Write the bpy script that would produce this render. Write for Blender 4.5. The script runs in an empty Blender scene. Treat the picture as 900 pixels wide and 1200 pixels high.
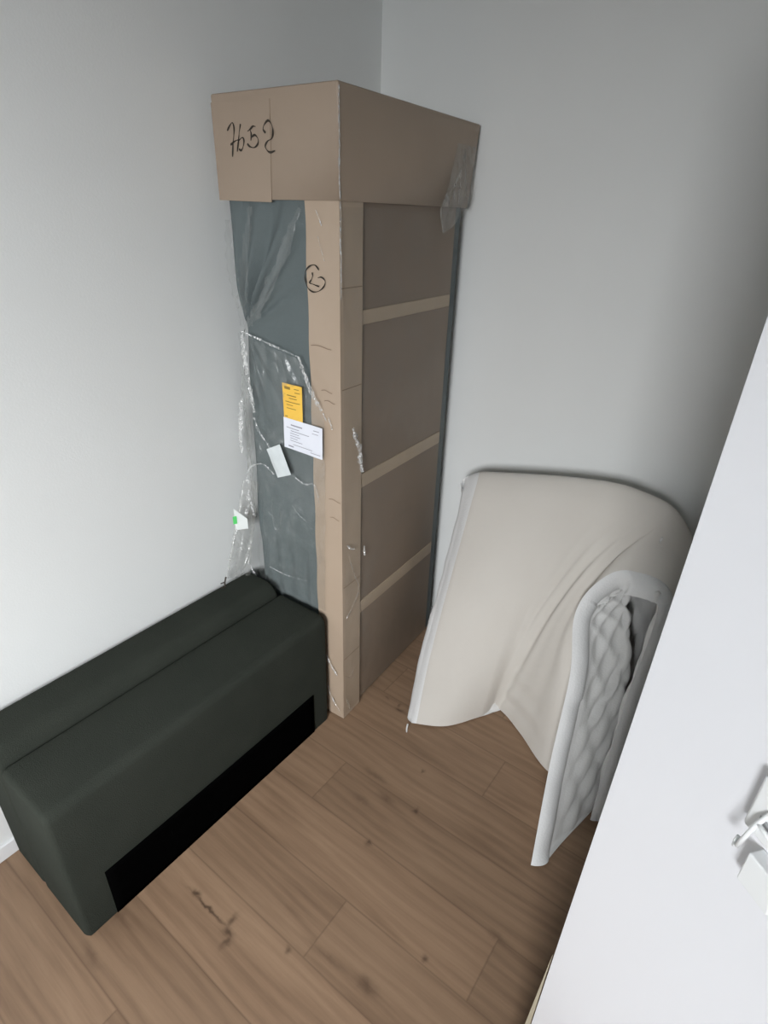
import bpy, bmesh, math, random
from mathutils import Vector, Matrix, noise
random.seed(7)
COL = bpy.context.scene.collection
NUMBER_STROKES = [[(-0.363, 1.951), (-0.353, 1.961), (-0.342, 1.968), (-0.337, 1.957), (-0.34, 1.94), (-0.346, 1.919), (-0.351, 1.892)], [(-0.355, 1.919), (-0.337, 1.927), (-0.322, 1.93)], [(-0.312, 1.964), (-0.319, 1.946), (-0.325, 1.924), (-0.332, 1.903)], [(-0.325, 1.927), (-0.309, 1.934), (-0.304, 1.927), (-0.308, 1.915), (-0.316, 1.906), (-0.325, 1.909)], [(-0.259, 1.956), (-0.268, 1.957), (-0.279, 1.951), (-0.289, 1.947)], [(-0.278, 1.949), (-0.276, 1.939), (-0.279, 1.926)], [(-0.276, 1.934), (-0.263, 1.938), (-0.253, 1.929), (-0.255, 1.918), (-0.268, 1.911), (-0.283, 1.913), (-0.293, 1.92)], [(-0.225, 1.941), (-0.233, 1.949), (-0.228, 1.959), (-0.214, 1.967), (-0.203, 1.957), (-0.201, 1.942), (-0.205, 1.929), (-0.22, 1.923), (-0.229, 1.913), (-0.224, 1.904), (-0.213, 1.899), (-0.196, 1.902)]]
MARK_STROKES = [[(-0.067, 1.628), (-0.077, 1.638), (-0.088, 1.64), (-0.103, 1.634), (-0.114, 1.622), (-0.117, 1.608), (-0.114, 1.593), (-0.106, 1.579), (-0.091, 1.572), (-0.073, 1.574), (-0.057, 1.583), (-0.048, 1.594), (-0.048, 1.604), (-0.059, 1.611), (-0.072, 1.609)], [(-0.091, 1.621), (-0.09, 1.612), (-0.095, 1.602), (-0.101, 1.594), (-0.088, 1.591), (-0.068, 1.587)]]
TOPPER_GRID = [[[0.6814, -0.6392, 0.012], [0.6268, -0.5, 0.1636], [0.61, -0.39, 0.3648], [0.6034, -0.27, 0.6426], [0.597, -0.2, 0.837], [0.5696, -0.125, 0.8762], [0.545, -0.04, 0.72], [0.56, -0.03, 0.36], [0.58, -0.03, 0.01]], [[0.8006, -0.5602, 0.006], [0.7836, -0.45, 0.2257], [0.7785, -0.36, 0.495], [0.784, -0.26, 0.7482], [0.8101, -0.195, 0.8992], [0.8074, -0.125, 0.9288], [0.78, -0.04, 0.76], [0.8, -0.03, 0.38], [0.82, -0.03, 0.01]], [[0.8832, -0.4359, 0.006], [0.8978, -0.38, 0.2829], [0.9113, -0.32, 0.5327], [0.9582, -0.25, 0.7713], [1.0045, -0.19, 0.9364], [1.0289, -0.125, 0.969], [1.03, -0.04, 0.78], [1.05, -0.03, 0.38], [1.07, -0.03, 0.01]], [[0.9329, -0.3518, 0.006], [0.9753, -0.33, 0.2909], [1.0154, -0.29, 0.5254], [1.0913, -0.245, 0.7843], [1.1677, -0.19, 0.9495], [1.1895, -0.125, 0.9786], [1.24, -0.05, 0.77], [1.26, -0.035, 0.38], [1.28, -0.04, 0.01]], [[1.1579, -0.4899, 0.006], [1.1396, -0.42, 0.3284], [1.1191, -0.35, 0.5181], [1.1612, -0.28, 0.7108], [1.2709, -0.19, 0.9062], [1.3291, -0.135, 0.9435], [1.415, -0.09, 0.76], [1.44, -0.12, 0.36], [1.45, -0.14, 0.01]], [[1.285, -0.57, 0.006], [1.255, -0.47, 0.25], [1.215, -0.39, 0.47], [1.17, -0.33, 0.645], [1.195, -0.265, 0.775], [1.28, -0.215, 0.855], [1.41, -0.17, 0.745], [1.43, -0.3, 0.36], [1.44, -0.4, 0.01]], [[1.2886, -0.8609, 0.006], [1.2324, -0.66, 0.2287], [1.1951, -0.5, 0.4593], [1.1445, -0.4, 0.6118], [1.172, -0.33, 0.7113], [1.2541, -0.28, 0.7696], [1.395, -0.25, 0.7], [1.405, -0.41, 0.36], [1.42, -0.56, 0.01]]]

# ------------------------------------------------------------------ helpers
class MB:
    """collects pieces of geometry and links them as ONE mesh object"""
    def __init__(s): s.v = []; s.f = []; s.m = []; s.uv = {}
    def box(s, lo, hi, m=0):
        b = len(s.v)
        for z in (lo[2], hi[2]):
            for y in (lo[1], hi[1]):
                for x in (lo[0], hi[0]): s.v.append((x, y, z))
        for q in ((0,2,3,1),(4,5,7,6),(0,1,5,4),(2,6,7,3),(0,4,6,2),(1,3,7,5)):
            s.f.append(tuple(b+i for i in q)); s.m.append(m)
    def grid(s, fn, nu, nv, m=0, flip=False, uvfn=None):
        b = len(s.v)
        for i in range(nu+1):
            for j in range(nv+1): s.v.append(tuple(fn(i/nu, j/nv)))
        for i in range(nu):
            for j in range(nv):
                q = (b+i*(nv+1)+j, b+(i+1)*(nv+1)+j, b+(i+1)*(nv+1)+j+1, b+i*(nv+1)+j+1)
                uvs = ((i/nu,j/nv),((i+1)/nu,j/nv),((i+1)/nu,(j+1)/nv),(i/nu,(j+1)/nv))
                if flip: q = q[::-1]; uvs = uvs[::-1]
                s.uv[len(s.f)] = uvs
                s.f.append(q); s.m.append(m)
    def tube(s, pts, r, n=8, m=0, closed=True):
        pts = [Vector(p) for p in pts]; b = len(s.v)
        rr = r if isinstance(r, (list, tuple)) else [r]*len(pts)
        ref = None
        for i, p in enumerate(pts):
            d = (pts[min(i+1, len(pts)-1)]-pts[max(i-1, 0)]).normalized()
            if ref is None:
                ref = Vector((0,0,1)) if abs(d.z) < .9 else Vector((1,0,0))
            a = d.cross(ref).normalized(); c = a.cross(d).normalized(); ref = c
            for k in range(n):
                t = 2*math.pi*k/n
                s.v.append(tuple(p+rr[i]*(math.cos(t)*a+math.sin(t)*c)))
        for i in range(len(pts)-1):
            for k in range(n):
                s.f.append((b+i*n+k, b+i*n+(k+1)%n, b+(i+1)*n+(k+1)%n, b+(i+1)*n+k)); s.m.append(m)
        if closed:
            s.f.append(tuple(b+k for k in reversed(range(n)))); s.m.append(m)
            s.f.append(tuple(b+(len(pts)-1)*n+k for k in range(n))); s.m.append(m)
    def ribbon(s, pts, w, jit=0., up=(0,-1,0), seed=0, m=0, sub=10):
        """crumpled narrow strip along a path (creased plastic film)"""
        rnd = random.Random(seed); P = smooth_path(pts, sub); b = len(s.v); up = Vector(up)
        for i, p in enumerate(P):
            d = (P[min(i+1, len(P)-1)]-P[max(i-1, 0)]).normalized()
            sd = d.cross(up).normalized(); nrm = sd.cross(d).normalized()
            if nrm.dot(up) < 0: nrm = -nrm
            t = i/(len(P)-1); ww = w*(.35+.65*math.sin(math.pi*min(1, max(0, t))))*rnd.uniform(.5, 1.3)
            for k in (-1, 0, 1):
                o = nrm*(jit*(1.0 if k == 0 else rnd.uniform(.0, .35))*rnd.uniform(.4, 1.2))
                s.v.append(tuple(p+sd*ww*.5*(k+rnd.uniform(-.3, .3))+o))
        for i in range(len(P)-1):
            for k in range(2):
                s.f.append((b+i*3+k, b+i*3+k+1, b+(i+1)*3+k+1, b+(i+1)*3+k)); s.m.append(m)
    def build(s, name, mats, parent=None, bevel=0, seg=3, smooth=False, weld=False, solid=0):
        me = bpy.data.meshes.new(name); me.from_pydata(s.v, [], s.f)
        if not isinstance(mats, (list, tuple)): mats = [mats]
        for q in mats: me.materials.append(q)
        for p, k in zip(me.polygons, s.m): p.material_index = k
        if s.uv:
            L = me.uv_layers.new(name='UVMap')
            for p in me.polygons:
                if p.index in s.uv:
                    for li, c in zip(p.loop_indices, s.uv[p.index]): L.data[li].uv = c
        if bevel or weld:
            bm = bmesh.new(); bm.from_mesh(me)
            if weld: bmesh.ops.remove_doubles(bm, verts=bm.verts, dist=1e-4)
            if bevel:
                bmesh.ops.bevel(bm, geom=[e for e in bm.edges if len(e.link_faces) == 2 and e.calc_face_angle(0) > .6],
                                offset=bevel, segments=seg, affect='EDGES', profile=.5, clamp_overlap=True)
            bm.to_mesh(me); bm.free()
        if smooth:
            for p in me.polygons: p.use_smooth = True
        o = bpy.data.objects.new(name, me); COL.objects.link(o)
        if parent: o.parent = parent
        if bevel:
            md = o.modifiers.new('wn', 'WEIGHTED_NORMAL'); md.keep_sharp = True
            for p in me.polygons: p.use_smooth = True
        if solid:
            md = o.modifiers.new('so', 'SOLIDIFY'); md.thickness = solid; md.offset = 0
        return o

def catmull(p0, p1, p2, p3, t):
    return .5*((2*p1)+(-p0+p2)*t+(2*p0-5*p1+4*p2-p3)*t*t+(-p0+3*p1-3*p2+p3)*t*t*t)
def spline(P, t):
    """P list of Vectors, t in 0..1"""
    n = len(P)-1; x = min(max(t, 0), 1)*n; i = min(int(x), n-1); f = x-i
    a = P[i-1] if i > 0 else 2*P[0]-P[1]
    d = P[i+2] if i+2 <= n else 2*P[n]-P[n-1]
    return catmull(a, P[i], P[i+1], d, f)
def smooth_path(pts, sub=10):
    P = [Vector(p) for p in pts]; n = (len(P)-1)*sub
    return [spline(P, i/n) for i in range(n+1)]
def empty(name, loc, rz=0):
    o = bpy.data.objects.new(name, None); COL.objects.link(o); o.location = loc
    o.rotation_euler = (0, 0, rz); o.empty_display_size = .1; return o
def tag(o, label, cat): o['label'] = label; o['category'] = cat; return o
def struct(o): o['kind'] = 'structure'; return o

# ------------------------------------------------------------------ materials
def lin(c):
    return tuple(((x/255)/12.92 if x/255 <= .04045 else ((x/255+.055)/1.055)**2.4) for x in c)+(1,)
def new_mat(name):
    m = bpy.data.materials.new(name); m.use_nodes = True; nt = m.node_tree
    return m, nt, nt.nodes['Principled BSDF']
def N(nt, typ, **kw):
    n = nt.nodes.new(typ)
    for k, v in kw.items():
        if k in n.inputs: n.inputs[k].default_value = v
        else: setattr(n, k, v)
    return n
def noise_mat(name, c1, c2, scale=8, rough=.6, bump=0, bscale=200, coat=0, stretch=(1,1,1), spec=.3, sheen=0, coat_rough=.25, detail=4):
    m, nt, b = new_mat(name); l = nt.links
    tc = N(nt, 'ShaderNodeTexCoord'); mp = N(nt, 'ShaderNodeMapping'); mp.inputs['Scale'].default_value = stretch
    l.new(tc.outputs['Object'], mp.inputs['Vector'])
    nz = N(nt, 'ShaderNodeTexNoise', Scale=scale, Detail=detail); l.new(mp.outputs[0], nz.inputs['Vector'])
    mx = N(nt, 'ShaderNodeMix', data_type='RGBA'); mx.inputs[6].default_value = c1; mx.inputs[7].default_value = c2
    l.new(nz.outputs['Fac'], mx.inputs[0]); l.new(mx.outputs[2], b.inputs['Base Color'])
    b.inputs['Roughness'].default_value = rough; b.inputs['Specular IOR Level'].default_value = spec
    if coat: b.inputs['Coat Weight'].default_value = coat; b.inputs['Coat Roughness'].default_value = coat_rough
    if sheen: b.inputs['Sheen Weight'].default_value = sheen
    if bump:
        n2 = N(nt, 'ShaderNodeTexNoise', Scale=bscale, Detail=3); l.new(mp.outputs[0], n2.inputs['Vector'])
        bp = N(nt, 'ShaderNodeBump', Strength=bump, Distance=.01); l.new(n2.outputs['Fac'], bp.inputs['Height'])
        l.new(bp.outputs[0], b.inputs['Normal'])
        if coat: l.new(bp.outputs[0], b.inputs['Coat Normal'])
    return m

M_wall = noise_mat('wall_paint', (.715,.73,.72,1), (.755,.77,.76,1), 3, .75, .05, 180)
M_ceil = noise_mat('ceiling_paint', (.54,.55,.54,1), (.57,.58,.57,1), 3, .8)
M_trim = noise_mat('trim_paint', (.72,.73,.74,1), (.76,.77,.78,1), 5, .4)
M_card = noise_mat('cardboard', (.37,.285,.21,1), (.42,.33,.25,1), 5, .6, .12, 14, coat=.35, coat_rough=.35)
M_cap  = noise_mat('cap_cardboard', (.29,.225,.17,1), (.34,.265,.20,1), 4, .6, .10, 12, coat=.35, coat_rough=.35)
M_card_edge = noise_mat('cardboard_fold', (.22,.16,.11,1), (.26,.19,.14,1), 6, .7)
M_back = noise_mat('backing_paper', (.185,.14,.105,1), (.23,.172,.128,1), 4, .6, .15, 9, coat=.3, coat_rough=.35, stretch=(1,1,2))
M_slat = noise_mat('slat_wood', (.36,.28,.20,1), (.42,.33,.245,1), 6, .55, .08, 20, coat=.3, coat_rough=.35, stretch=(6,1,6))
M_grey = noise_mat('grey_fabric', (.095,.118,.122,1), (.125,.145,.145,1), 3, .75, .2, 60, spec=.25)
M_green = noise_mat('green_fabric', (.027,.031,.0255,1), (.036,.040,.033,1), 9, .95, .35, 380, spec=.06)
M_black = noise_mat('black_lining', (.0008,.0008,.0009,1), (.0016,.0016,.0016,1), 20, 1.0, spec=.0)
M_ink = noise_mat('marker_ink', (.018,.014,.010,1), (.05,.04,.03,1), 20, .6)
M_yellow = noise_mat('yellow_paper', (.78,.47,.07,1), (.84,.53,.09,1), 10, .6)
M_paper = noise_mat('white_paper', (.68,.70,.76,1), (.74,.76,.82,1), 10, .6)
M_paper2 = noise_mat('glossy_paper', (.48,.52,.53,1), (.68,.72,.72,1), 25, .35, .3, 40)
M_print = noise_mat('print_grey', (.22,.22,.26,1), (.30,.30,.34,1), 30, .7)
M_print_y = noise_mat('print_brown', (.20,.13,.03,1), (.30,.20,.05,1), 30, .7)
M_tagw = noise_mat('tag_white', (.80,.84,.82,1), (.86,.9,.88,1), 10, .5)
M_tagg = noise_mat('tag_green', (.10,.62,.16,1), (.14,.70,.20,1), 10, .5)
M_cream = noise_mat('cream_cover', (.57,.54,.495,1), (.62,.595,.55,1), 3, .85, .06, 60, spec=.15, sheen=.1)
M_white = noise_mat('white_knit', (.68,.685,.68,1), (.73,.735,.73,1), 6, .85, .15, 160, spec=.15, sheen=.1)
M_quilt = noise_mat('quilted_cloth', (.66,.66,.645,1), (.71,.71,.695,1), 6, .85, .12, 160, spec=.15, sheen=.1)
M_door = noise_mat('door_lacquer', (.80,.81,.84,1), (.83,.84,.87,1), 2, .35, spec=.4)
M_edge = noise_mat('door_edge', (.34,.30,.22,1), (.40,.36,.27,1), 12, .5)
M_plast = noise_mat('white_plastic', (.80,.82,.82,1), (.85,.87,.87,1), 8, .3, spec=.5)
M_metal = noise_mat('grey_plastic', (.35,.36,.37,1), (.42,.43,.44,1), 8, .4)
M_glass_frame = noise_mat('window_frame', (.8,.8,.8,1), (.84,.84,.84,1), 6, .35)

def film_mat(name, base, tint, rough, bscale, lo=.45, hi=.75, amt=.45):
    m = bpy.data.materials.new(name); m.use_nodes = True; nt = m.node_tree; l = nt.links
    nt.nodes.remove(nt.nodes['Principled BSDF']); out = nt.nodes['Material Output']
    tc = N(nt, 'ShaderNodeTexCoord'); mp = N(nt, 'ShaderNodeMapping'); mp.inputs['Scale'].default_value = (1.6, 1.6, .8)
    l.new(tc.outputs['Object'], mp.inputs['Vector'])
    nz = N(nt, 'ShaderNodeTexNoise', Scale=bscale, Detail=5, Distortion=1.5); l.new(mp.outputs[0], nz.inputs['Vector'])
    bp = N(nt, 'ShaderNodeBump', Strength=.8, Distance=.02); l.new(nz.outputs['Fac'], bp.inputs['Height'])
    tr = N(nt, 'ShaderNodeBsdfTransparent'); tr.inputs[0].default_value = (.97,.975,.97,1)
    gl = N(nt, 'ShaderNodeBsdfGlossy', Roughness=rough); l.new(bp.outputs[0], gl.inputs['Normal'])
    df = N(nt, 'ShaderNodeBsdfDiffuse'); df.inputs[0].default_value = tint
    m1 = N(nt, 'ShaderNodeMixShader', Fac=.5); l.new(gl.outputs[0], m1.inputs[1]); l.new(df.outputs[0], m1.inputs[2])
    n2 = N(nt, 'ShaderNodeTexNoise', Scale=bscale*.8, Detail=6, Distortion=2.5); l.new(mp.outputs[0], n2.inputs['Vector'])
    mr = N(nt, 'ShaderNodeMapRange'); mr.inputs[1].default_value = lo; mr.inputs[2].default_value = hi
    mr.inputs[3].default_value = base; mr.inputs[4].default_value = base+amt; l.new(n2.outputs['Fac'], mr.inputs[0])
    m2 = N(nt, 'ShaderNodeMixShader'); l.new(mr.outputs[0], m2.inputs[0]); l.new(tr.outputs[0], m2.inputs[1]); l.new(m1.outputs[0], m2.inputs[2])
    l.new(m2.outputs[0], out.inputs['Surface'])
    return m
M_film = film_mat('clear_film', .10, (.40,.42,.41,1), .3, 7, .45, .9, .22)
M_thin = film_mat('tight_film', .03, (.24,.20,.16,1), .35, 4, .4, .9, .12)
M_crease = film_mat('painted_crease_glint', .10, (.95,.96,.96,1), .12, 45, .44, .62, .80)  # white diffuse share stands in for glints on the creases
M_glint = film_mat('painted_glint', .22, (.95,.96,.95,1), .15, 70, .42, .58, .65)  # near-white colour paints the broken highlights of bunched film
M_haze = film_mat('milky_film', .16, (.50,.49,.46,1), .3, 10, .4, .85, .35)

def floor_material():
    m, nt, b = new_mat('oak_laminate'); l = nt.links
    uv = N(nt, 'ShaderNodeUVMap', uv_map='UVMap'); rn = N(nt, 'ShaderNodeUVMap', uv_map='rand')
    sep = N(nt, 'ShaderNodeSeparateXYZ'); l.new(uv.outputs[0], sep.inputs[0])
    sr = N(nt, 'ShaderNodeSeparateXYZ'); l.new(rn.outputs[0], sr.inputs[0])
    def math_(op, a, bb=None, c=None):
        n = N(nt, 'ShaderNodeMath', operation=op)
        for i, q in enumerate((a, bb, c)):
            if q is None: continue
            if isinstance(q, (int, float)): n.inputs[i].default_value = q
            else: l.new(q, n.inputs[i])
        return n.outputs[0]
    ge = N(nt, 'ShaderNodeNewGeometry'); gs = N(nt, 'ShaderNodeSeparateXYZ'); l.new(ge.outputs['Position'], gs.inputs[0])
    X, Y = gs.outputs[0], gs.outputs[1]
    # grain coordinates: stretched along x, offset per plank
    co = N(nt, 'ShaderNodeCombineXYZ')
    l.new(math_('MULTIPLY_ADD', sr.outputs[0], 17., X), co.inputs[0])
    l.new(math_('MULTIPLY_ADD', sr.outputs[1], 9., Y), co.inputs[1])
    mp = N(nt, 'ShaderNodeMapping'); mp.inputs['Scale'].default_value = (1.1, 7.5, 1); l.new(co.outputs[0], mp.inputs['Vector'])
    broad = N(nt, 'ShaderNodeTexNoise', Scale=1.6, Detail=4, Distortion=.8); l.new(mp.outputs[0], broad.inputs['Vector'])
    mp2 = N(nt, 'ShaderNodeMapping'); mp2.inputs['Scale'].default_value = (2.2, 40, 1); l.new(co.outputs[0], mp2.inputs['Vector'])
    fine = N(nt, 'ShaderNodeTexNoise', Scale=3.0, Detail=5, Distortion=.4); l.new(mp2.outputs[0], fine.inputs['Vector'])
    mp3 = N(nt, 'ShaderNodeMapping'); mp3.inputs['Scale'].default_value = (.8, 5.5, 1); l.new(co.outputs[0], mp3.inputs['Vector'])
    wv = N(nt, 'ShaderNodeTexWave', wave_type='BANDS', bands_direction='Y', Scale=1.6, Distortion=9, Detail=3); wv.inputs['Detail Scale'].default_value = 1.2
    l.new(mp3.outputs[0], wv.inputs['Vector'])
    cr = N(nt, 'ShaderNodeValToRGB'); e = cr.color_ramp.elements
    e[0].position = .25; e[0].color = (.175,.107,.064,1); e[1].position = .78; e[1].color = (.325,.213,.132,1)
    k = e.new(.5); k.color = (.252,.160,.098,1)
    mixf = math_('ADD', math_('MULTIPLY', broad.outputs['Fac'], .62), math_('ADD', math_('MULTIPLY', fine.outputs['Fac'], .26), math_('MULTIPLY', wv.outputs['Fac'], .12)))
    l.new(mixf, cr.inputs[0])
    # per-plank tone
    hs = N(nt, 'ShaderNodeHueSaturation'); l.new(cr.outputs[0], hs.inputs['Color'])
    l.new(math_('MULTIPLY_ADD', sr.outputs[0], .18, .91), hs.inputs['Value'])
    hs.inputs['Saturation'].default_value = .97
    # knots and cracks at fixed places on the boards
    dark = None
    def spot(x, y, rx, ry, s):
        nonlocal dark
        dx = math_('DIVIDE', math_('SUBTRACT', wx, x), rx); dy = math_('DIVIDE', math_('SUBTRACT', wy, y), ry)
        d2 = math_('ADD', math_('MULTIPLY', dx, dx), math_('MULTIPLY', dy, dy))
        v = math_('MULTIPLY', math_('POWER', 2.718, math_('MULTIPLY', d2, -1.)), s)
        dark = v if dark is None else math_('MAXIMUM', dark, v)
    wob = N(nt, 'ShaderNodeTexNoise', Scale=30, Detail=3); l.new(ge.outputs['Position'], wob.inputs['Vector'])
    ws = N(nt, 'ShaderNodeSeparateColor'); l.new(wob.outputs['Color'], ws.inputs[0])
    wx = math_('ADD', X, math_('MULTIPLY_ADD', ws.outputs[0], .03, -.015)); wy = math_('ADD', Y, math_('MULTIPLY_ADD', ws.outputs[1], .03, -.015))
    for a in ((.70,-1.542,.020,.011,.85),(.685,-1.52,.009,.02,.65),(.715,-1.56,.009,.018,.65),(.61,-1.535,.08,.0042,.85),(.545,-1.53,.014,.008,.9),
              (.905,-.923,.010,.008,.75),(.850,-1.107,.010,.009,.75),(1.165,-1.264,.010,.009,.7),(1.079,-1.406,.03,.014,.55),(.84,-.78,.006,.006,.6),
              (.72,-.90,.05,.010,.35),(.80,-.945,.03,.012,.4),(.61,-.60,.022,.007,.75),(.595,-.58,.007,.012,.6),(.53,-.58,.012,.006,.5),(.74,-1.00,.04,.012,.3),
              (.86,-1.47,.008,.008,.6),(.42,-1.70,.05,.012,.35),(.46,-1.80,.04,.012,.35),(1.30,-1.10,.03,.01,.4),(.95,-1.42,.06,.006,.3)): spot(*a)
    # seams: distance to the plank's own border
    du = math_('MINIMUM', sep.outputs[0], math_('SUBTRACT', sr.outputs[2] if False else 1.38, sep.outputs[0]))
    dv = math_('MINIMUM', sep.outputs[1], math_('SUBTRACT', .18, sep.outputs[1]))
    dm = math_('MINIMUM', du, dv)
    sm = N(nt, 'ShaderNodeMapRange'); sm.inputs[1].default_value = .0005; sm.inputs[2].default_value = .0035; sm.inputs[3].default_value = .33; sm.inputs[4].default_value = 0
    l.new(dm, sm.inputs[0])
    allm = math_('MAXIMUM', dark, sm.outputs[0])
    mx = N(nt, 'ShaderNodeMix', data_type='RGBA'); mx.inputs[7].default_value = (.055,.032,.02,1)
    l.new(allm, mx.inputs[0]); l.new(hs.outputs[0], mx.inputs[6]); l.new(mx.outputs[2], b.inputs['Base Color'])
    b.inputs['Roughness'].default_value = .48; b.inputs['Specular IOR Level'].default_value = .35
    bp = N(nt, 'ShaderNodeBump', Strength=.12, Distance=.004); l.new(fine.outputs['Fac'], bp.inputs['Height']); l.new(bp.outputs[0], b.inputs['Normal'])
    return m

# ------------------------------------------------------------------ the room
RX, RY, RZ = 2.22, -3.40, 2.55
def build_floor():
    me = bpy.data.meshes.new('floor'); v = []; f = []; uv = []; rd = []
    W, LEN = .18, 1.38; rnd = random.Random(11)
    ends = {4: .6, 5: -.02, 6: .905, 3: 1.057, 2: .35, 7: .3, 1: .8, 8: 1.2}
    y1 = .02; r = 0
    rows = []
    yy = -.74+.18*5
    while yy > RY-.2:
        rows.append((yy-W, yy)); yy -= W
    for i, (a, bq) in enumerate(rows):
        # row whose top seam is -.92 gets the joint seen at x=.60, and so on
        key = round((-.74-bq)/W)
        x = {1: .60, 3: .905, -1: 1.057, 0: .22, 2: 1.30, 4: .30, 5: 1.02, -2: .5}.get(key, rnd.uniform(0, 1.38))-2*LEN
        while x < RX+.1:
            if x+LEN > -.1:
                n = len(v); v += [(x,a,0),(x+LEN,a,0),(x+LEN,bq,0),(x,bq,0)]; f.append((n,n+1,n+2,n+3))
                uv.append(((0,0),(LEN,0),(LEN,W),(0,W))); q = (rnd.random(), rnd.random()); rd.append((q,)*4)
            x += LEN
    me.from_pydata(v, [], f); me.materials.append(floor_material())
    A = me.uv_layers.new(name='UVMap'); B = me.uv_layers.new(name='rand')
    for p in me.polygons:
        for k, li in enumerate(p.loop_indices): A.data[li].uv = uv[p.index][k]; B.data[li].uv = rd[p.index][k]
    bm = bmesh.new(); bm.from_mesh(me)
    for axis, val in (((1,0,0), 0-.001), ((-1,0,0), RX+.001), ((0,1,0), RY-.001), ((0,-1,0), .001)):
        co = Vector((val,0,0)) if axis[0] else Vector((0,val,0))
        bmesh.ops.bisect_plane(bm, geom=bm.verts[:]+bm.edges[:]+bm.faces[:], plane_co=co, plane_no=Vector(axis)*-1, clear_outer=True)
    bm.to_mesh(me); bm.free()
    o = bpy.data.objects.new('floor', me); COL.objects.link(o); struct(o)
build_floor()
def wallbox(name, lo, hi, m=M_wall):
    q = MB(); q.box(lo, hi); return struct(q.build(name, m))
wallbox('wall_left', (-.1, RY-.1, 0), (0, .1, RZ))
wallbox('wall_back', (0, 0, 0), (RX, .1, RZ))
wallbox('ceiling', (-.1, RY-.1, RZ), (RX+.1, .1, RZ+.1), M_ceil)
wallbox('wall_right', (RX, RY-.1, 0), (RX+.1, .1, RZ))
# wall behind the viewer, with the window that lights the room
WX0, WX1, WZ0, WZ1 = 1.05, 2.15, 1.10, 2.15
q = MB(); q.box((0, RY-.1, 0), (WX0, RY, RZ)); q.box((WX1, RY-.1, 0), (RX, RY, RZ))
q.box((WX0, RY-.1, 0), (WX1, RY, WZ0)); q.box((WX0, RY-.1, WZ1), (WX1, RY, RZ)); struct(q.build('wall_front', M_wall))
q = MB()
for a, b in (((WX0, WZ0), (WX0+.05, WZ1)), ((WX1-.05, WZ0), (WX1, WZ1)), ((WX0, WZ0), (WX1, WZ0+.05)), ((WX0, WZ1-.05), (WX1, WZ1))):
    q.box((a[0], RY-.08, a[1]), (b[0], RY-.02, b[1]))
struct(q.build('window_1', M_glass_frame))
def baseboard(name, lo, hi):
    q = MB(); q.box(lo, hi); return struct(q.build(name, M_trim, bevel=.003, seg=2))
baseboard('baseboard_left', (0, RY, 0), (.012, 0, .055))
baseboard('baseboard_back', (.012, -.012, 0), (RX, 0, .055))
baseboard('baseboard_right', (RX-.012, RY, 0), (RX, -.012, .055))
# tiny plaster nick high on the back wall
# ------------------------------------------------------------------ white door leaf in the right foreground
q = MB()
v = [(-.008,0,.012),(.94,0,.012),(.94,.04,.012),(-.008,.04,.012),(.026,0,2.07),(.94,0,2.07),(.94,.04,2.07),(.026,.04,2.07)]
q.v += v
for f in ((3,2,1,0),(4,5,6,7),(0,1,5,4),(1,2,6,5),(2,3,7,6),(3,0,4,7)): q.f.append(f); q.m.append(0)
door = struct(q.build('door_1', M_door, bevel=.0015, seg=2))
door.location = (1.4665, -1.385, 0); door.rotation_euler = (0, 0, math.radians(-40))
# wooden edge band: a sliver of it shows low down where the leaf is slightly out of true
q = MB(); q.v += [(-.0078,.0,.012),(-.0245,-.010,.012),(-.001,.001,.62),(-.0015,.001,.62)]
q.f += [(0,1,3,2)]; q.m += [0]
q.build('edge_band', M_edge, door, solid=.0012)
lt = MB(); lt.box((.1855, -.015, 1.260), (.235, 0, 1.327))
latch = lt.build('latch', M_plast, door, bevel=.004, seg=3)
q = MB(); q.box((.198, -.0156, 1.279), (.232, -.0148, 1.287)); q.build('slot', M_metal, latch)
q = MB()
q.tube([(.2045, -.016, 1.298), (.2030, -.022, 1.285), (.1995, -.024, 1.262), (.1965, -.024, 1.243)], [.0022,.0023,.0021,.002], 10)
q.tube([(.1965, -.024, 1.243), (.1940, -.023, 1.2400), (.1920, -.021, 1.243), (.1915, -.019, 1.249)], [.002,.0024,.0022,.0017], 10)
q.tube([(.2030, -.022, 1.285), (.212, -.022, 1.283), (.232, -.020, 1.276)], [.0022,.0022,.0022], 10)
q.build('hook', M_plast, latch, smooth=True)
q = MB(); q.box((.2040, -.017, 1.203), (.240, 0, 1.243)); q.build('housing', M_plast, latch, bevel=.002, seg=3)

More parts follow.
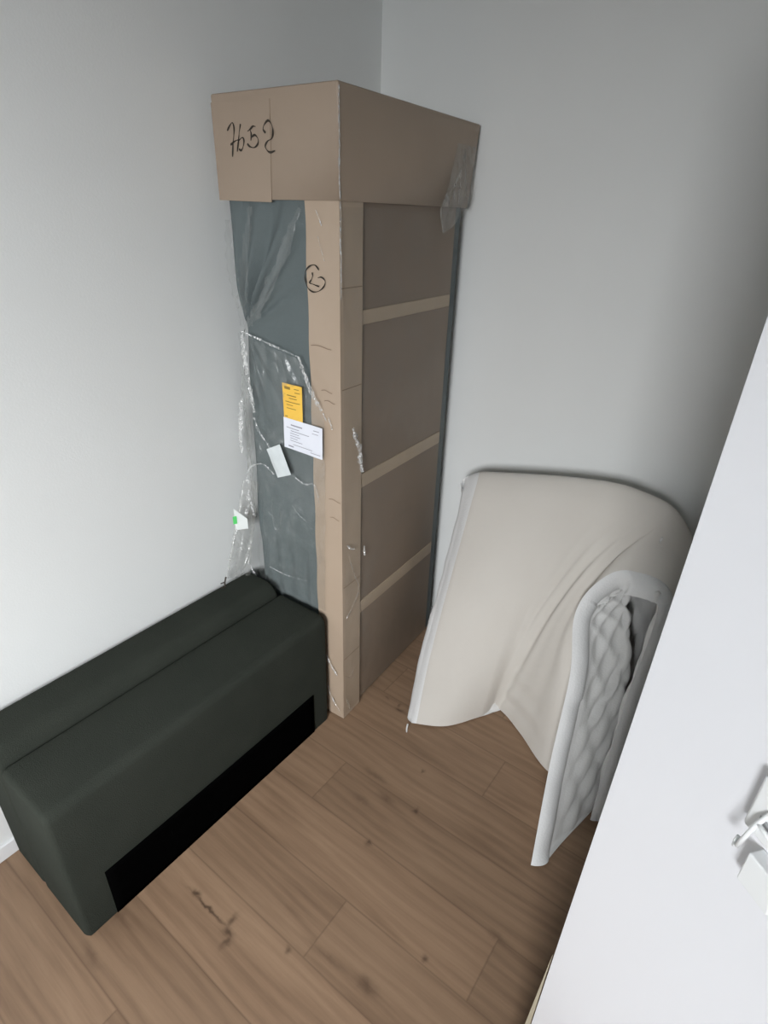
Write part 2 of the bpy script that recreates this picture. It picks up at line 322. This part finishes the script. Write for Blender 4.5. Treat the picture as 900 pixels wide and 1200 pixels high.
# ------------------------------------------------------------------ green upholstered block along the left wall
HB = empty('upholstered_base', (.21, -1.29, 0))
tag(HB, 'dark green upholstered bed base along the left wall, black lining low on its front', 'bed base')
HB_o = Vector((.21, -1.29, 0))
def hb(x, y, z): return (x-HB_o.x, y-HB_o.y, z)
def cushion(name, prof, y0, y1, mat, puff, endr):
    """pillow-like block: xz profile swept along y, ends rounded over by endr"""
    cx = sum(p[0] for p in prof)/len(prof); cz = sum(p[1] for p in prof)/len(prof)
    q = MB(); P = [Vector((p[0], 0, p[1])) for p in prof]; n = len(P)
    steps = []
    for i in range(5):
        t = i/4*math.pi/2; steps.append((y0+endr*(1-math.sin(t)), endr*(1-math.cos(t))))
    steps = [(y0+endr*(1-math.sin(math.pi/2*i/5)), endr*(1-math.cos(math.pi/2*i/5))) for i in range(5, -1, -1)]
    mid = [(y0+endr+(y1-y0-2*endr)*i/40, 0) for i in range(1, 40)]
    end = [(y1-(a-y0), b) for a, b in steps[::-1]]
    rings = steps+mid+end
    # inset profile towards its centre
    def ring(y, ins):
        o = []
        for p in P:
            d = Vector((p.x-cx, 0, p.z-cz)); w_ = max(abs(d.x), 1e-6); h_ = max(abs(d.z), 1e-6)
            x = p.x-math.copysign(min(ins, w_), d.x); z = p.z-math.copysign(min(ins, h_), d.z)
            if z < .004: z = .001 if p.z < .004 else z
            s = math.sin(math.pi*min(1, max(0, (y-y0)/(y1-y0))))
            k = noise.noise(Vector((x*4, y*4, z*4)))*.0022
            x += k + (puff*s*max(0, math.sin(math.pi*min(1, z/.5))) if p.x > cx else 0)
            z += (k*1.2 if p.z > cz else 0)
            o.append(hb(x, y, z))
        return o
    for y, ins in rings: q.v += ring(y, ins)
    for i in range(len(rings)-1):
        for k in range(n):
            q.f.append((i*n+k, i*n+(k+1)%n, (i+1)*n+(k+1)%n, (i+1)*n+k)); q.m.append(0)
    q.f.append(tuple(range(n))[::-1]); q.m.append(0)
    q.f.append(tuple((len(rings)-1)*n+k for k in range(n))); q.m.append(0)
    o = q.build(name, mat, HB, smooth=True)
    bm = bmesh.new(); bm.from_mesh(o.data); bmesh.ops.recalc_face_normals(bm, faces=bm.faces); bm.to_mesh(o.data); bm.free()
    return o
def rr(x0, z0, x1, z1, r0, r1, r2, r3, nd=6):
    """rounded rectangle, radii: low-left, low-right, up-right, up-left, with sides subdivided"""
    out = []
    for (cx, cz, r, a0) in ((x0+r0, z0+r0, r0, 180), (x1-r1, z0+r1, r1, 270), (x1-r2, z1-r2, r2, 0), (x0+r3, z1-r3, r3, 90)):
        for i in range(nd+1):
            a = math.radians(a0+90*i/nd); out.append((cx+r*math.cos(a), cz+r*math.sin(a)))
    dense = []
    for i, p in enumerate(out):
        qn = out[(i+1) % len(out)]; d = math.hypot(qn[0]-p[0], qn[1]-p[1]); m = max(1, int(d/.04))
        for k in range(m): dense.append((p[0]+(qn[0]-p[0])*k/m, p[1]+(qn[1]-p[1])*k/m))
    return dense
cushion('front_cushion', rr(.186, 0.001, .414, .498, .004, .006, .028, .016), -1.784, -.803, M_green, .002, .016)
cushion('rear_cushion', rr(.014, 0.001, .184, .538, .004, .004, .055, .03), -1.784, -.812, M_green, .0, .016)
q = MB()
q.grid(lambda a, b: hb(.4150+.0042*math.sin(math.pi*min(1, max(0, ((-1.697+.807*a)+1.772)/.969)))*math.sin(math.pi*min(1, (.004+.188*b)/.5))+.002, -1.697+.807*a, .004+.188*b), 30, 8)
q.build('black_lining', M_black, HB, smooth=True, solid=.002)

# ------------------------------------------------------------------ tall wrapped bed base standing in the corner
PK = empty('wrapped_bed_base', (.464, -.770, 0), math.radians(3.136))
tag(PK, 'tall film-wrapped bed base standing on end in the corner under a cardboard cap', 'bed base')
W, D_, H = .417, .692, 2.03
# grey fabric: the front is a finely divided sheet with gathered folds running to a tie point on its left edge
def xl(z):
    k = [(0, -.402), (.5, -.40), (.8, -.402), (1.1, -.388), (1.44, -.380), (1.60, -.404), (1.79, -.413), (2.0, -.413)]
    for (a, u), (b, v) in zip(k, k[1:]):
        if a <= z <= b: return u+(v-u)*(z-a)/(b-a)
    return -.41
FOLDS = [(60, .045, 3.6), (76, .034, 4), (46, .016, 3.5), (92, .026, 5), (30, .010, 5), (-70, .012, 6), (-50, .010, 7), (-88, .008, 6)]
def front(a, b):
    z = .012+1.975*b; x0 = xl(z); x = x0+(-.030-x0)*a
    px, pz = -.372, 1.435
    dx, dz = x-px, z-pz; r = math.hypot(dx, dz); an = math.degrees(math.atan2(dz, dx)); y = .004
    for ang, amp, wid in FOLDS:
        da = an-ang
        fall = min(1, r/.12)*max(0, 1-r/(.42 if ang > 0 else .5))
        y -= amp*math.exp(-(da/wid)**2)*fall
        y += amp*.6*math.exp(-((da-wid*1.7)/wid)**2)*fall
    y += .004*noise.noise(Vector((x*9, z*5, 1)))
    # lower band with vertical pleats
    if .45 < z < .72:
        t = min(1, (.72-z)/.05)*min(1, (z-.45)/.06)
        y += t*(.004+.004*math.sin(x*95)*(1 if x < -.15 else .3))
    # rounded long left edge
    e = (x-x0)
    if e < .025: y += (.025-math.sqrt(max(0, .025**2-(.025-e)**2)))
    return (x, y, z)
q = MB(); q.grid(front, 90, 240)
q.grid(lambda a, b: (xl(.012+1.975*b), .029+(.68-.029)*a, .012+1.975*b), 8, 60, flip=True)
q.box((-.375, .03, .012), (-.012, .690, 1.985))
q.build('grey_fabric', M_grey, PK, smooth=False)
for p in bpy.data.objects['grey_fabric'].data.polygons: p.use_smooth = p.index < 90*240
# recessed brown backing on the right face, its slats
q = MB(); q.box((-.0118, .085, .02), (-.008, .648, 1.98)); q.build('backing_panel', M_back, PK)
for zc, h in ((1.50, .040), (.985, .048), (.475, .052)):
    q = MB(); q.box((-.0079, .106, zc-h/2), (-.003, .640, zc+h/2)); q.build('slat', M_slat, PK, bevel=.0015, seg=1)
# cardboard edge board: L-shaped, wraps the near upright edge
q = MB(); q.grid(lambda a, b: (-.112+.112*a+(.002*math.sin(b*60) if a == 0 else 0), -.004-.0012*noise.noise(Vector((a*2, b*14, 3))), .004+2.0*b), 8, 60)
q.grid(lambda a, b: (0+.0012*noise.noise(Vector((a*2, b*14, 8))), -.004+.104*a, .004+2.0*b), 8, 60)
q.grid(lambda a, b: (-.112+.002*math.sin(b*60), -.004+.006*a, .004+2.0*b), 1, 60, flip=True)
q.grid(lambda a, b: (0-.008*a, .100, .004+2.0*b), 1, 20)
# thin scored lines across the edge board
for z, x0, x1 in ((1.425, -.105, -.03), (1.30, -.07, -.03), (1.27, -.06, -.02), (.95, -.05, -.004), (.885, -.045, -.01)):
    q.grid(lambda a, b: (x0+(x1-x0)*a, -.0062, z+.0025*b+.003*math.sin(a*5)), 8, 1, 1)
for z in (1.585, 1.31, .62, .30):
    q.grid(lambda a, b: (.0022, .0+.095*a, z+.003*b), 6, 1, 1)
eb = q.build('edge_board', [M_card, M_card_edge], PK)
def strokes(polys, w, y):
    q = MB()
    for k, s in enumerate(polys):
        P = smooth_path([(a, y, b) for a, b in s], 7); n = len(P); b0 = len(q.v)
        for i, p in enumerate(P):
            d = (P[min(i+1, n-1)]-P[max(i-1, 0)]).normalized(); sd = Vector((d.z, 0, -d.x))
            ww = w*(.75+.35*math.sin(i*.37+k))*(.8 if i in (0, n-1) else 1)
            q.v += [tuple(p+sd*ww/2), tuple(p-sd*ww/2)]
        for i in range(n-1): q.f.append((b0+2*i, b0+2*i+1, b0+2*i+3, b0+2*i+2)); q.m.append(0)
    return q
# cardboard cap, tapering a little at the far end
def capbox(q, x0, x1, y0, y1t, y1b, z0, z1):
    v = [(x0,y0,z0),(x1,y0,z0),(x1,y1b,z0),(x0,y1b,z0),(x0,y0,z1),(x1,y0,z1),(x1,y1t,z1),(x0,y1t,z1)]
    b = len(q.v); q.v += v
    for f in ((4,5,6,7),(0,1,5,4),(1,2,6,5),(2,3,7,6),(3,0,4,7)): q.f.append(tuple(b+i for i in f)); q.m.append(0)
q = MB(); capbox(q, -.4185, .004, -.010, .752, .705, 1.792, 2.034)
cap = q.build('cardboard_cap', M_cap, PK, bevel=.004, seg=2, solid=.003)
q = MB()
q.v += [(-.4178,-.0135,1.789),(-.219,-.0135,1.786),(-.207,-.0135,2.012),(-.4178,-.0135,2.016),(-.4178,-.0105,1.789),(-.219,-.0105,1.786),(-.207,-.0105,2.012),(-.4178,-.0105,2.016)]
q.f += [(0,1,2,3),(1,5,6,2),(2,6,7,3),(0,4,5,1),(3,7,4,0)]; q.m += [0]*5
q.build('glued_flap', M_cap, cap)
strokes(NUMBER_STROKES, .0052, -.0145).build('handwritten_number', M_ink, cap)
strokes(MARK_STROKES, .0042, -.0075).build('circled_mark', M_ink, eb)

# ---- papers stuck on the front
def sheet(name, corners, y, mat, bulge=.003, n=10, lines=(), ink=None):
    c = [Vector((a, 0, b)) for a, b in corners]
    def fn(a, b):
        p = (c[0]*(1-a)+c[1]*a)*(1-b)+(c[3]*(1-a)+c[2]*a)*b
        return (p.x, y-bulge*math.sin(math.pi*a)*math.sin(math.pi*b)-.0012*noise.noise(Vector((a*3, b*3, y*99))), p.z)
    q = MB(); q.grid(fn, n, n)
    for (a0, a1, b, h) in lines:
        q.grid(lambda s, t: Vector(fn(a0+(a1-a0)*s, b+h*t))+Vector((0, -.0008, 0)), 8, 1, 1)
    return q.build(name, [mat, ink or mat], PK, smooth=True)
sheet('yellow_label', [(-.212, 1.185), (-.136, 1.185), (-.134, 1.302), (-.213, 1.304)], -.019, M_yellow, lines=[(.12,.42,.86,.07),(.62,.85,.89,.02),(.65,.9,.8,.02),(.25,.72,.70,.025),(.35,.75,.63,.02),(.15,.9,.53,.02),(.2,.55,.45,.018),(.2,.7,.36,.018),(.06,.22,.12,.025)], ink=M_print_y)
sheet('white_label', [(-.216, 1.096), (-.060, 1.088), (-.058, 1.190), (-.213, 1.196)], -.021, M_paper, lines=[(.2,.5,.80,.035),(.08,.42,.70,.02),(.2,.68,.62,.02),(.18,.42,.54,.018),(.18,.45,.46,.018),(.18,.38,.38,.018),(.18,.5,.30,.018),(.25,.75,.18,.018),(.12,.26,.08,.04),(.7,.95,.1,.018),(.78,.92,.84,.02),(.75,.9,.74,.015)], ink=M_print)
sheet('tilted_label', [(-.246, .982), (-.186, 1.008), (-.228, 1.104), (-.288, 1.073)], -.030, M_paper2, bulge=.008)

# ---- loose clear film
def film_front(a, b):
    z = .50+.93*b
    left = {0: -.425, 1: -.37}
    xL = -.385-.045*math.sin(math.pi*min(1, (1.43-z)/.62)) if z > .81 else -.385-.02*math.sin((z-.5)*12)
    xR = -.055-.10*max(0, (z-1.24)/.19)
    if z < 1.0: xR = -.055-.03*(1.0-z)
    x = xL+(xR-xL)*a; zt = z-.045*a*b**4
    y = -.012-.012*abs(noise.noise(Vector((x*13, zt*6, 2))))-.008*abs(noise.noise(Vector((x*30+zt*12, zt*14, 5))))
    if a < .15: y += .05*(1-a/.15)**2*math.sin(math.pi*b)
    return (x, y, zt)
q = MB(); q.grid(film_front, 60, 120, 0)
# milky left border strip that stands proud of the fabric
def film_left(a, b):
    z = .78+.66*b
    xo = -.385-.052*math.sin(math.pi*(1.44-z)/.72)**.7 if z < 1.44 else -.385
    x = xo+.075*a*(.35+.65*math.sin(math.pi*(b*.9+.05))); y = .018-.040*a-.012*abs(noise.noise(Vector((a*4, z*22, 7))))
    return (x, y, z)
q.grid(film_left, 8, 90, 2)
# slack tail hanging over the green block
T = [[(-.409,-.030,.93),(-.412,-.060,.83),(-.415,-.095,.73),(-.419,-.145,.585)],
     [(-.400,-.022,.93),(-.402,-.040,.83),(-.408,-.070,.73),(-.414,-.118,.565)],
     [(-.385,-.016,.93),(-.390,-.022,.83),(-.398,-.040,.70),(-.408,-.088,.560)],
     [(-.355,-.012,.93),(-.372,-.014,.83),(-.390,-.022,.70),(-.395,-.050,.553)]]
TV = [[Vector(p) for p in r] for r in T]
def tail(a, b):
    rows = [spline(r, b) for r in TV]; p = spline(rows, a)
    return p+Vector((0, -.010*math.sin(a*15)*b-.005*abs(noise.noise(Vector((a*5, b*9, 3)))), 0))
q.grid(tail, 24, 40, 2)
fold = [[(-.419,-.145,.585),(-.415,-.095,.73),(-.412,-.060,.83),(-.409,-.031,.93)], [(-.407,-.085,.565),(-.396,-.035,.70),(-.388,-.023,.83)]]
for k, f in enumerate(fold): q.ribbon(f, .012, .006, (0,-1,0), 40+k, 2)
# creases where the film is bunched, their glints painted as near-white colour
CR = [([(-.372,-.020,1.437),(-.30,-.026,1.425),(-.20,-.028,1.405),(-.130,-.028,1.392)], .007, .004),
      ([(-.135,-.026,1.392),(-.118,-.028,1.36),(-.100,-.026,1.315),(-.075,-.022,1.27),(-.058,-.018,1.245)], .016, .009),
      ([(-.365,-.020,1.437),(-.356,-.028,1.39),(-.350,-.03,1.33),(-.345,-.028,1.31)], .018, .010),
      ([(-.345,-.026,1.30),(-.338,-.03,1.25),(-.328,-.03,1.19)], .014, .009),
      ([(-.340,-.024,1.17),(-.320,-.028,1.13),(-.295,-.026,1.10),(-.268,-.026,1.075)], .010, .006),
      ([(-.400,-.012,1.22),(-.415,-.010,1.15),(-.428,-.008,1.08),(-.430,-.006,1.02)], .020, .012),
      ([(-.405,-.022,.93),(-.375,-.026,.985),(-.315,-.026,1.012),(-.262,-.028,.990)], .008, .005),
      ([(-.185,-.022,1.003),(-.14,-.02,.985),(-.10,-.016,.99),(-.085,-.012,.93)], .007, .004),
      ([(-.278,-.028,.90),(-.283,-.03,.84),(-.272,-.028,.775),(-.250,-.026,.80),(-.245,-.026,.86)], .007, .005),
      ([(-.195,-.020,.89),(-.165,-.02,.86),(-.13,-.018,.845)], .004, .003),
      ([(-.345,-.016,.595),(-.25,-.016,.588),(-.15,-.014,.600)], .0035, .002),
      ([(-.300,-.022,1.31),(-.24,-.022,1.36),(-.22,-.022,1.33)], .004, .003),
      ([(-.335,-.022,1.34),(-.28,-.022,1.31),(-.20,-.02,1.27)], .0035, .003),
      ([(-.33,-.022,1.37),(-.30,-.022,1.31),(-.285,-.02,1.27)], .0035, .003),
      ([(-.042,-.010,1.225),(-.028,-.010,1.19)], .006, .004), ([(-.062,-.010,1.235),(-.05,-.010,1.21)], .005, .003),
      ([(-.070,-.010,1.77),(-.052,-.010,1.735)], .006, .003), ([(-.066,-.010,1.71),(-.045,-.010,1.65)], .003, .002),
      ([(-.072,-.012,.300),(-.052,-.014,.265),(-.022,-.012,.222)], .010, .005), ([(-.07,-.012,.15),(-.05,-.014,.10),(-.012,-.012,.045)], .007, .004),
      ([(-.385,-.028,.90),(-.392,-.03,.87),(-.380,-.03,.84),(-.372,-.026,.80)], .016, .010),
      ([(-.395,-.055,.605),(-.385,-.05,.575),(-.376,-.045,.556)], .010, .006)]
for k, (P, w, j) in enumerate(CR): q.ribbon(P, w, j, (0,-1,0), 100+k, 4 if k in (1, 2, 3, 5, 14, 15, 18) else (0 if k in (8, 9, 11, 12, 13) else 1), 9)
for k, P in enumerate(([(-.125,-.010,1.775),(-.20,-.024,1.63),(-.30,-.020,1.50),(-.362,-.014,1.44)], [(-.30,-.012,1.775),(-.325,-.020,1.66),(-.355,-.016,1.54),(-.374,-.012,1.45)], [(-.395,-.012,1.74),(-.398,-.012,1.62),(-.385,-.010,1.50)])):
    q.ribbon(P, .040, .003, (0,-1,0), 300+k, 0, 9)  # wide pale ribbons paint the lit bands along the fabric folds
# painted glints and milky creases along the near upright edge and on the right face
CRx = [([(.006,-.010,2.025),(.007,-.010,1.95),(.006,-.010,1.86),(.007,-.010,1.795)], .007, .003),
       ([(.004,-.006,1.79),(.006,-.006,1.75),(.004,-.006,1.70),(.006,-.006,1.64),(.004,-.006,1.56)], .005, .003),
       ([(.008,.040,1.19),(.008,.058,1.15),(.008,.078,1.11),(.008,.082,1.06),(.008,.09,1.03)], .022, .010),
       ([(.006,.012,.79),(.008,.03,.77),(.008,.055,.755)], .010, .006), ([(.006,.112,.74),(.008,.114,.70)], .010, .006),
       ([(.006,.02,.75),(.008,.05,.66),(.008,.08,.58),(.008,.05,.53),(.006,.010,.49)], .007, .004),
       ([(.006,.0,.225),(.007,.03,.20),(.006,.05,.215)], .004, .002), ([(.006,.004,.11),(.008,.02,.06),(.006,.03,.03)], .012, .006),
       ([(.006,.65,1.96),(.010,.625,1.90),(.012,.56,1.83),(.010,.51,1.785),(.008,.53,1.72)], .010, .006),
       ([(.006,.65,1.95),(.010,.66,1.88),(.010,.675,1.82)], .008, .005)]
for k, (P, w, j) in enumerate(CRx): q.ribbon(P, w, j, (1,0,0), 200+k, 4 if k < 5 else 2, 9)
# loose corner of film under the far end of the cap
FV = [[Vector(p) for p in r] for r in ([(.006,.60,1.97),(.012,.54,1.84),(.010,.505,1.785),(.006,.54,1.715)], [(.006,.66,1.97),(.020,.62,1.86),(.022,.60,1.79),(.008,.60,1.735)], [(.006,.735,1.97),(.012,.71,1.88),(.016,.70,1.82),(.006,.655,1.765)])]
q.grid(lambda a, b: spline([spline(r, b) for r in FV], a)+Vector((.006*math.sin(a*14)*math.sin(math.pi*b), 0, 0)), 20, 24, 2)
# slack diagonal pulls over the right face
def film_side(a, b):
    y = .004+.672*a; z = .03+1.75*b
    return (.0035+.005*abs(noise.noise(Vector((y*3-z*1.2, z*5-y*3.5, 4))))+.003*abs(noise.noise(Vector((y*9, z*16-y*10, 9)))), y, z)
q.grid(film_side, 60, 150, 3)
q.build('plastic_wrap', [M_film, M_crease, M_haze, M_thin, M_glint], PK, smooth=True)
# small white and green tag dangling in the slack film
q = MB(); q.grid(lambda a, b: (-.411+.020*a, -.084+.040*a-.004, .755+.085*b+.035*a*(1 if b < .5 else -.3)-.04*a), 4, 6)
tg = q.build('paper_tag', M_tagw, PK, solid=.001)
q = MB(); q.grid(lambda a, b: (-.4125+.006*a, -.0905+.012*a-.004, .780+.030*b), 2, 2); q.build('green_corner', M_tagg, tg, solid=.001)
q = MB(); q.tube([(-.419,-.150,.585),(-.421,-.156,.565),(-.418,-.160,.548),(-.42,-.175,.552)], .003, 6); q.tube([(-.421,-.156,.565),(-.424,-.172,.566)], .002, 6)
q.build('cord_knot', M_ink, PK)

# ------------------------------------------------------------------ folded mattress topper leaning on the back wall
TP = empty('mattress_topper', (1.05, -.40, 0))
tag(TP, 'cream mattress topper folded over, white quilted underside, slumped against the back wall', 'mattress topper')
TO = Vector((1.05, -.40, 0))
CG = [[Vector(p) for p in c] for c in TOPPER_GRID]
TH = [[.085]*6+[.07]*3]*3+[[.09]*4+[.085,.075]+[.07]*3, [.10,.10,.10,.09,.08]+[.075]+[.07]*3, [.14,.15,.15,.13,.09]+[.07]*4, [.078]*9]
NU, NV = 120, 190
def surf(a, b):
    return spline([spline(c, b) for c in CG], a)
def thick(a, b):
    return spline([Vector((spline([Vector((t, 0, 0)) for t in c], b).x, 0, 0)) for c in TH], a).x
OUT = [[surf(i/NU, j/NV) for j in range(NV+1)] for i in range(NU+1)]
NRM = [[None]*(NV+1) for _ in range(NU+1)]
PN = []
for c in CG:
    PN.append((c[5]-c[0]).cross(c[8]-c[0]).normalized())
    if PN[-1].x*.5-PN[-1].y < 0: PN[-1] = -PN[-1]        # faces the near end of the fold
SURFN = [[None]*(NV+1) for _ in range(NU+1)]
for i in range(NU+1):
    pn = spline(PN, i/NU).normalized()
    for j in range(NV+1):
        dv = (OUT[i][min(j+1, NV)]-OUT[i][max(j-1, 0)]).normalized()
        n = dv.cross(pn).normalized()
        k = OUT[i][NV//2 if j in (0, NV) else j]
        NRM[i][j] = n
    ctr = (OUT[i][0]+OUT[i][NV])*.5+Vector((0, 0, .25))
    if NRM[i][20].dot(OUT[i][20]-ctr) < 0: NRM[i] = [-n for n in NRM[i]]
def wrinkle(i, j):
    a, b = i/NU, j/NV
    w = .004*noise.noise(Vector((a*3, b*4, 2)))
    # long diagonal drag folds from the fold ridge down to the kink in the lower edge
    for (c0, c1, amp, wid) in ((.60, .44, .007, .018), (.66, .51, .007, .016), (.50, .42, .004, .022), (.70, .60, -.007, .025), (.63, .48, -.006, .016)):
        c = c0+(c1-c0)*(1-b/.62)
        if b < .62: w += amp*math.exp(-((a-c)/wid)**2)*math.sin(math.pi*min(1, b/.6+.12))
    # short crumples by the kink
    if b < .14: w += .006*math.sin(b*170)*min(1, b/.03)*math.exp(-((a-.55)/.08)**2)*(1-b/.14)
    return w
OUTW = [[OUT[i][j]+NRM[i][j]*wrinkle(i, j) for j in range(NV+1)] for i in range(NU+1)]
def quilt(s, t):
    k = math.pi/.088
    return .017*((abs(math.sin((s+t*.62)*k))*abs(math.sin((s-t*.62)*k)))**.55)
INN = [[OUT[i][j]-NRM[i][j]*(thick(i/NU, j/NV)) for j in range(NV+1)] for i in range(NU+1)]
INB = [[p.copy() for p in r] for r in INN]
ARC = [[0]*(NV+1) for _ in range(NU+1)]          # distance from the near edge, so the diamonds keep their size
for j in range(NV+1):
    for i in range(NU-1, -1, -1): ARC[i][j] = ARC[i+1][j]+(INB[i][j]-INB[i+1][j]).length
for i in range(NU+1):
    for j in range(NV+1):
        du = INB[min(i+1, NU)][j]-INB[max(i-1, 0)][j]; dv = INB[i][min(j+1, NV)]-INB[i][max(j-1, 0)]
        n = du.cross(dv).normalized()
        if n.dot(NRM[i][j]) > 0: n = -n
        e = min(1, min(i, NU-i)/5., min(j, NV-j)/5.)
        INN[i][j] = INB[i][j]+n*(quilt(ARC[i][j]*.5+ARC[i][40]*.5, j/NV*1.95)*e-.003)
for g in (OUTW, INN):
    for r in g:
        for p in r:
            p.y = min(p.y, -.014); p.z = max(p.z, .004)
for i in range(6):                                  # the far side edge is rounded over
    for j in range(NV+1): OUTW[i][j] = OUTW[i][j]-NRM[i][j]*.022*((6-i)/6)**2
def put(q, g, flip, m=0):
    b = len(q.v); n = NV+1
    for r in g:
        for p in r: q.v.append(tuple(p-TO))
    for i in range(NU):
        for j in range(NV):
            f = (b+i*n+j, b+(i+1)*n+j, b+(i+1)*n+j+1, b+i*n+j+1); q.f.append(f[::-1] if flip else f); q.m.append(1 if (m and i < 4) else 0)
q = MB(); put(q, OUTW, False, 1); q.build('cream_cover', [M_cream, M_white], TP, smooth=True)  # white far-edge strip: border wrapping round, with its highlight painted in
q = MB(); put(q, INN, True); q.build('quilted_underside', M_quilt, TP, smooth=True)
# white knit border between the two faces, rounded
def border(line_o, line_i, outdir, bul, m):
    b = len(m.v); K = 8; n = len(line_o)
    for t in range(n):
        o, i_, d = line_o[t], line_i[t], outdir[t]
        for k in range(K+1):
            s = k/K; bulge = math.sin(math.pi*s)**.7*bul*(1+.25*noise.noise(o*14))
            p = o.lerp(i_, s)+d*bulge; p.z = max(p.z, .002); p.y = min(p.y, -.0135); m.v.append(tuple(p-TO))
    for t in range(n-1):
        for k in range(K):
            m.f.append((b+t*(K+1)+k, b+t*(K+1)+k+1, b+(t+1)*(K+1)+k+1, b+(t+1)*(K+1)+k)); m.m.append(0)
q = MB()
border(OUTW[NU], INN[NU], [PN[-1]]*(NV+1), .016, q)
border(OUTW[0], INN[0], [-PN[0]]*(NV+1), .022, q)
border([OUTW[i][0] for i in range(NU+1)], [INN[i][0] for i in range(NU+1)], [Vector((0, 0, -1)) for i in range(NU+1)], .004, q)
border([OUTW[i][NV] for i in range(NU+1)], [INN[i][NV] for i in range(NU+1)], [(OUT[i][NV]-OUT[i][NV-4]).normalized() for i in range(NU+1)], .010, q)
q.build('knit_border', M_white, TP, smooth=True)
q = MB(); p0 = Vector((.690, -.660, .030))-TO
q.tube([p0, p0+Vector((.004, -.012, -.012)), p0+Vector((.006, -.014, -.028))], [.0035, .003, .0025], 8)
q.build('zip_pull', M_white, TP, smooth=True)

# ------------------------------------------------------------------ light
sc = bpy.context.scene
w = bpy.data.worlds.new('World'); sc.world = w; w.use_nodes = True
w.node_tree.nodes['Background'].inputs[0].default_value = (.80, .88, 1, 1); w.node_tree.nodes['Background'].inputs[1].default_value = .6
def area(name, loc, rot, sx, sy, power, col):
    L = bpy.data.lights.new(name, 'AREA'); L.shape = 'RECTANGLE'; L.size = sx; L.size_y = sy; L.energy = power; L.color = col
    o = bpy.data.objects.new(name, L); COL.objects.link(o); o.location = loc; o.rotation_euler = rot; return o
lamp = area('window_light', (2.65, -4.6, 2.45), (0, 0, 0), 2.2, 1.8, 600, (.965, .98, 1.0))
lamp.rotation_euler = (Vector((.3, -.8, .7))-lamp.location).to_track_quat('-Z', 'Y').to_euler()

# ------------------------------------------------------------------ camera
cam = bpy.data.cameras.new('camera'); co = bpy.data.objects.new('camera', cam); COL.objects.link(co); sc.camera = co
R = Vector((0.80109051, 0.59797985, 0.0259633)); U = Vector((-0.29396549, 0.3552878, 0.88733019)); F = Vector((-0.52138113, 0.71846411, -0.46040313))
co.matrix_world = Matrix(((R.x, U.x, -F.x, 1.5238199), (R.y, U.y, -F.y, -2.00492812), (R.z, U.z, -F.z, 1.76283834), (0, 0, 0, 1)))
cam.sensor_fit = 'VERTICAL'; cam.sensor_height = 36; cam.sensor_width = 27; cam.lens = 670.08/1200*36
cam.clip_start = .02
sc.view_settings.view_transform = 'Standard'
sc.view_settings.exposure = .14
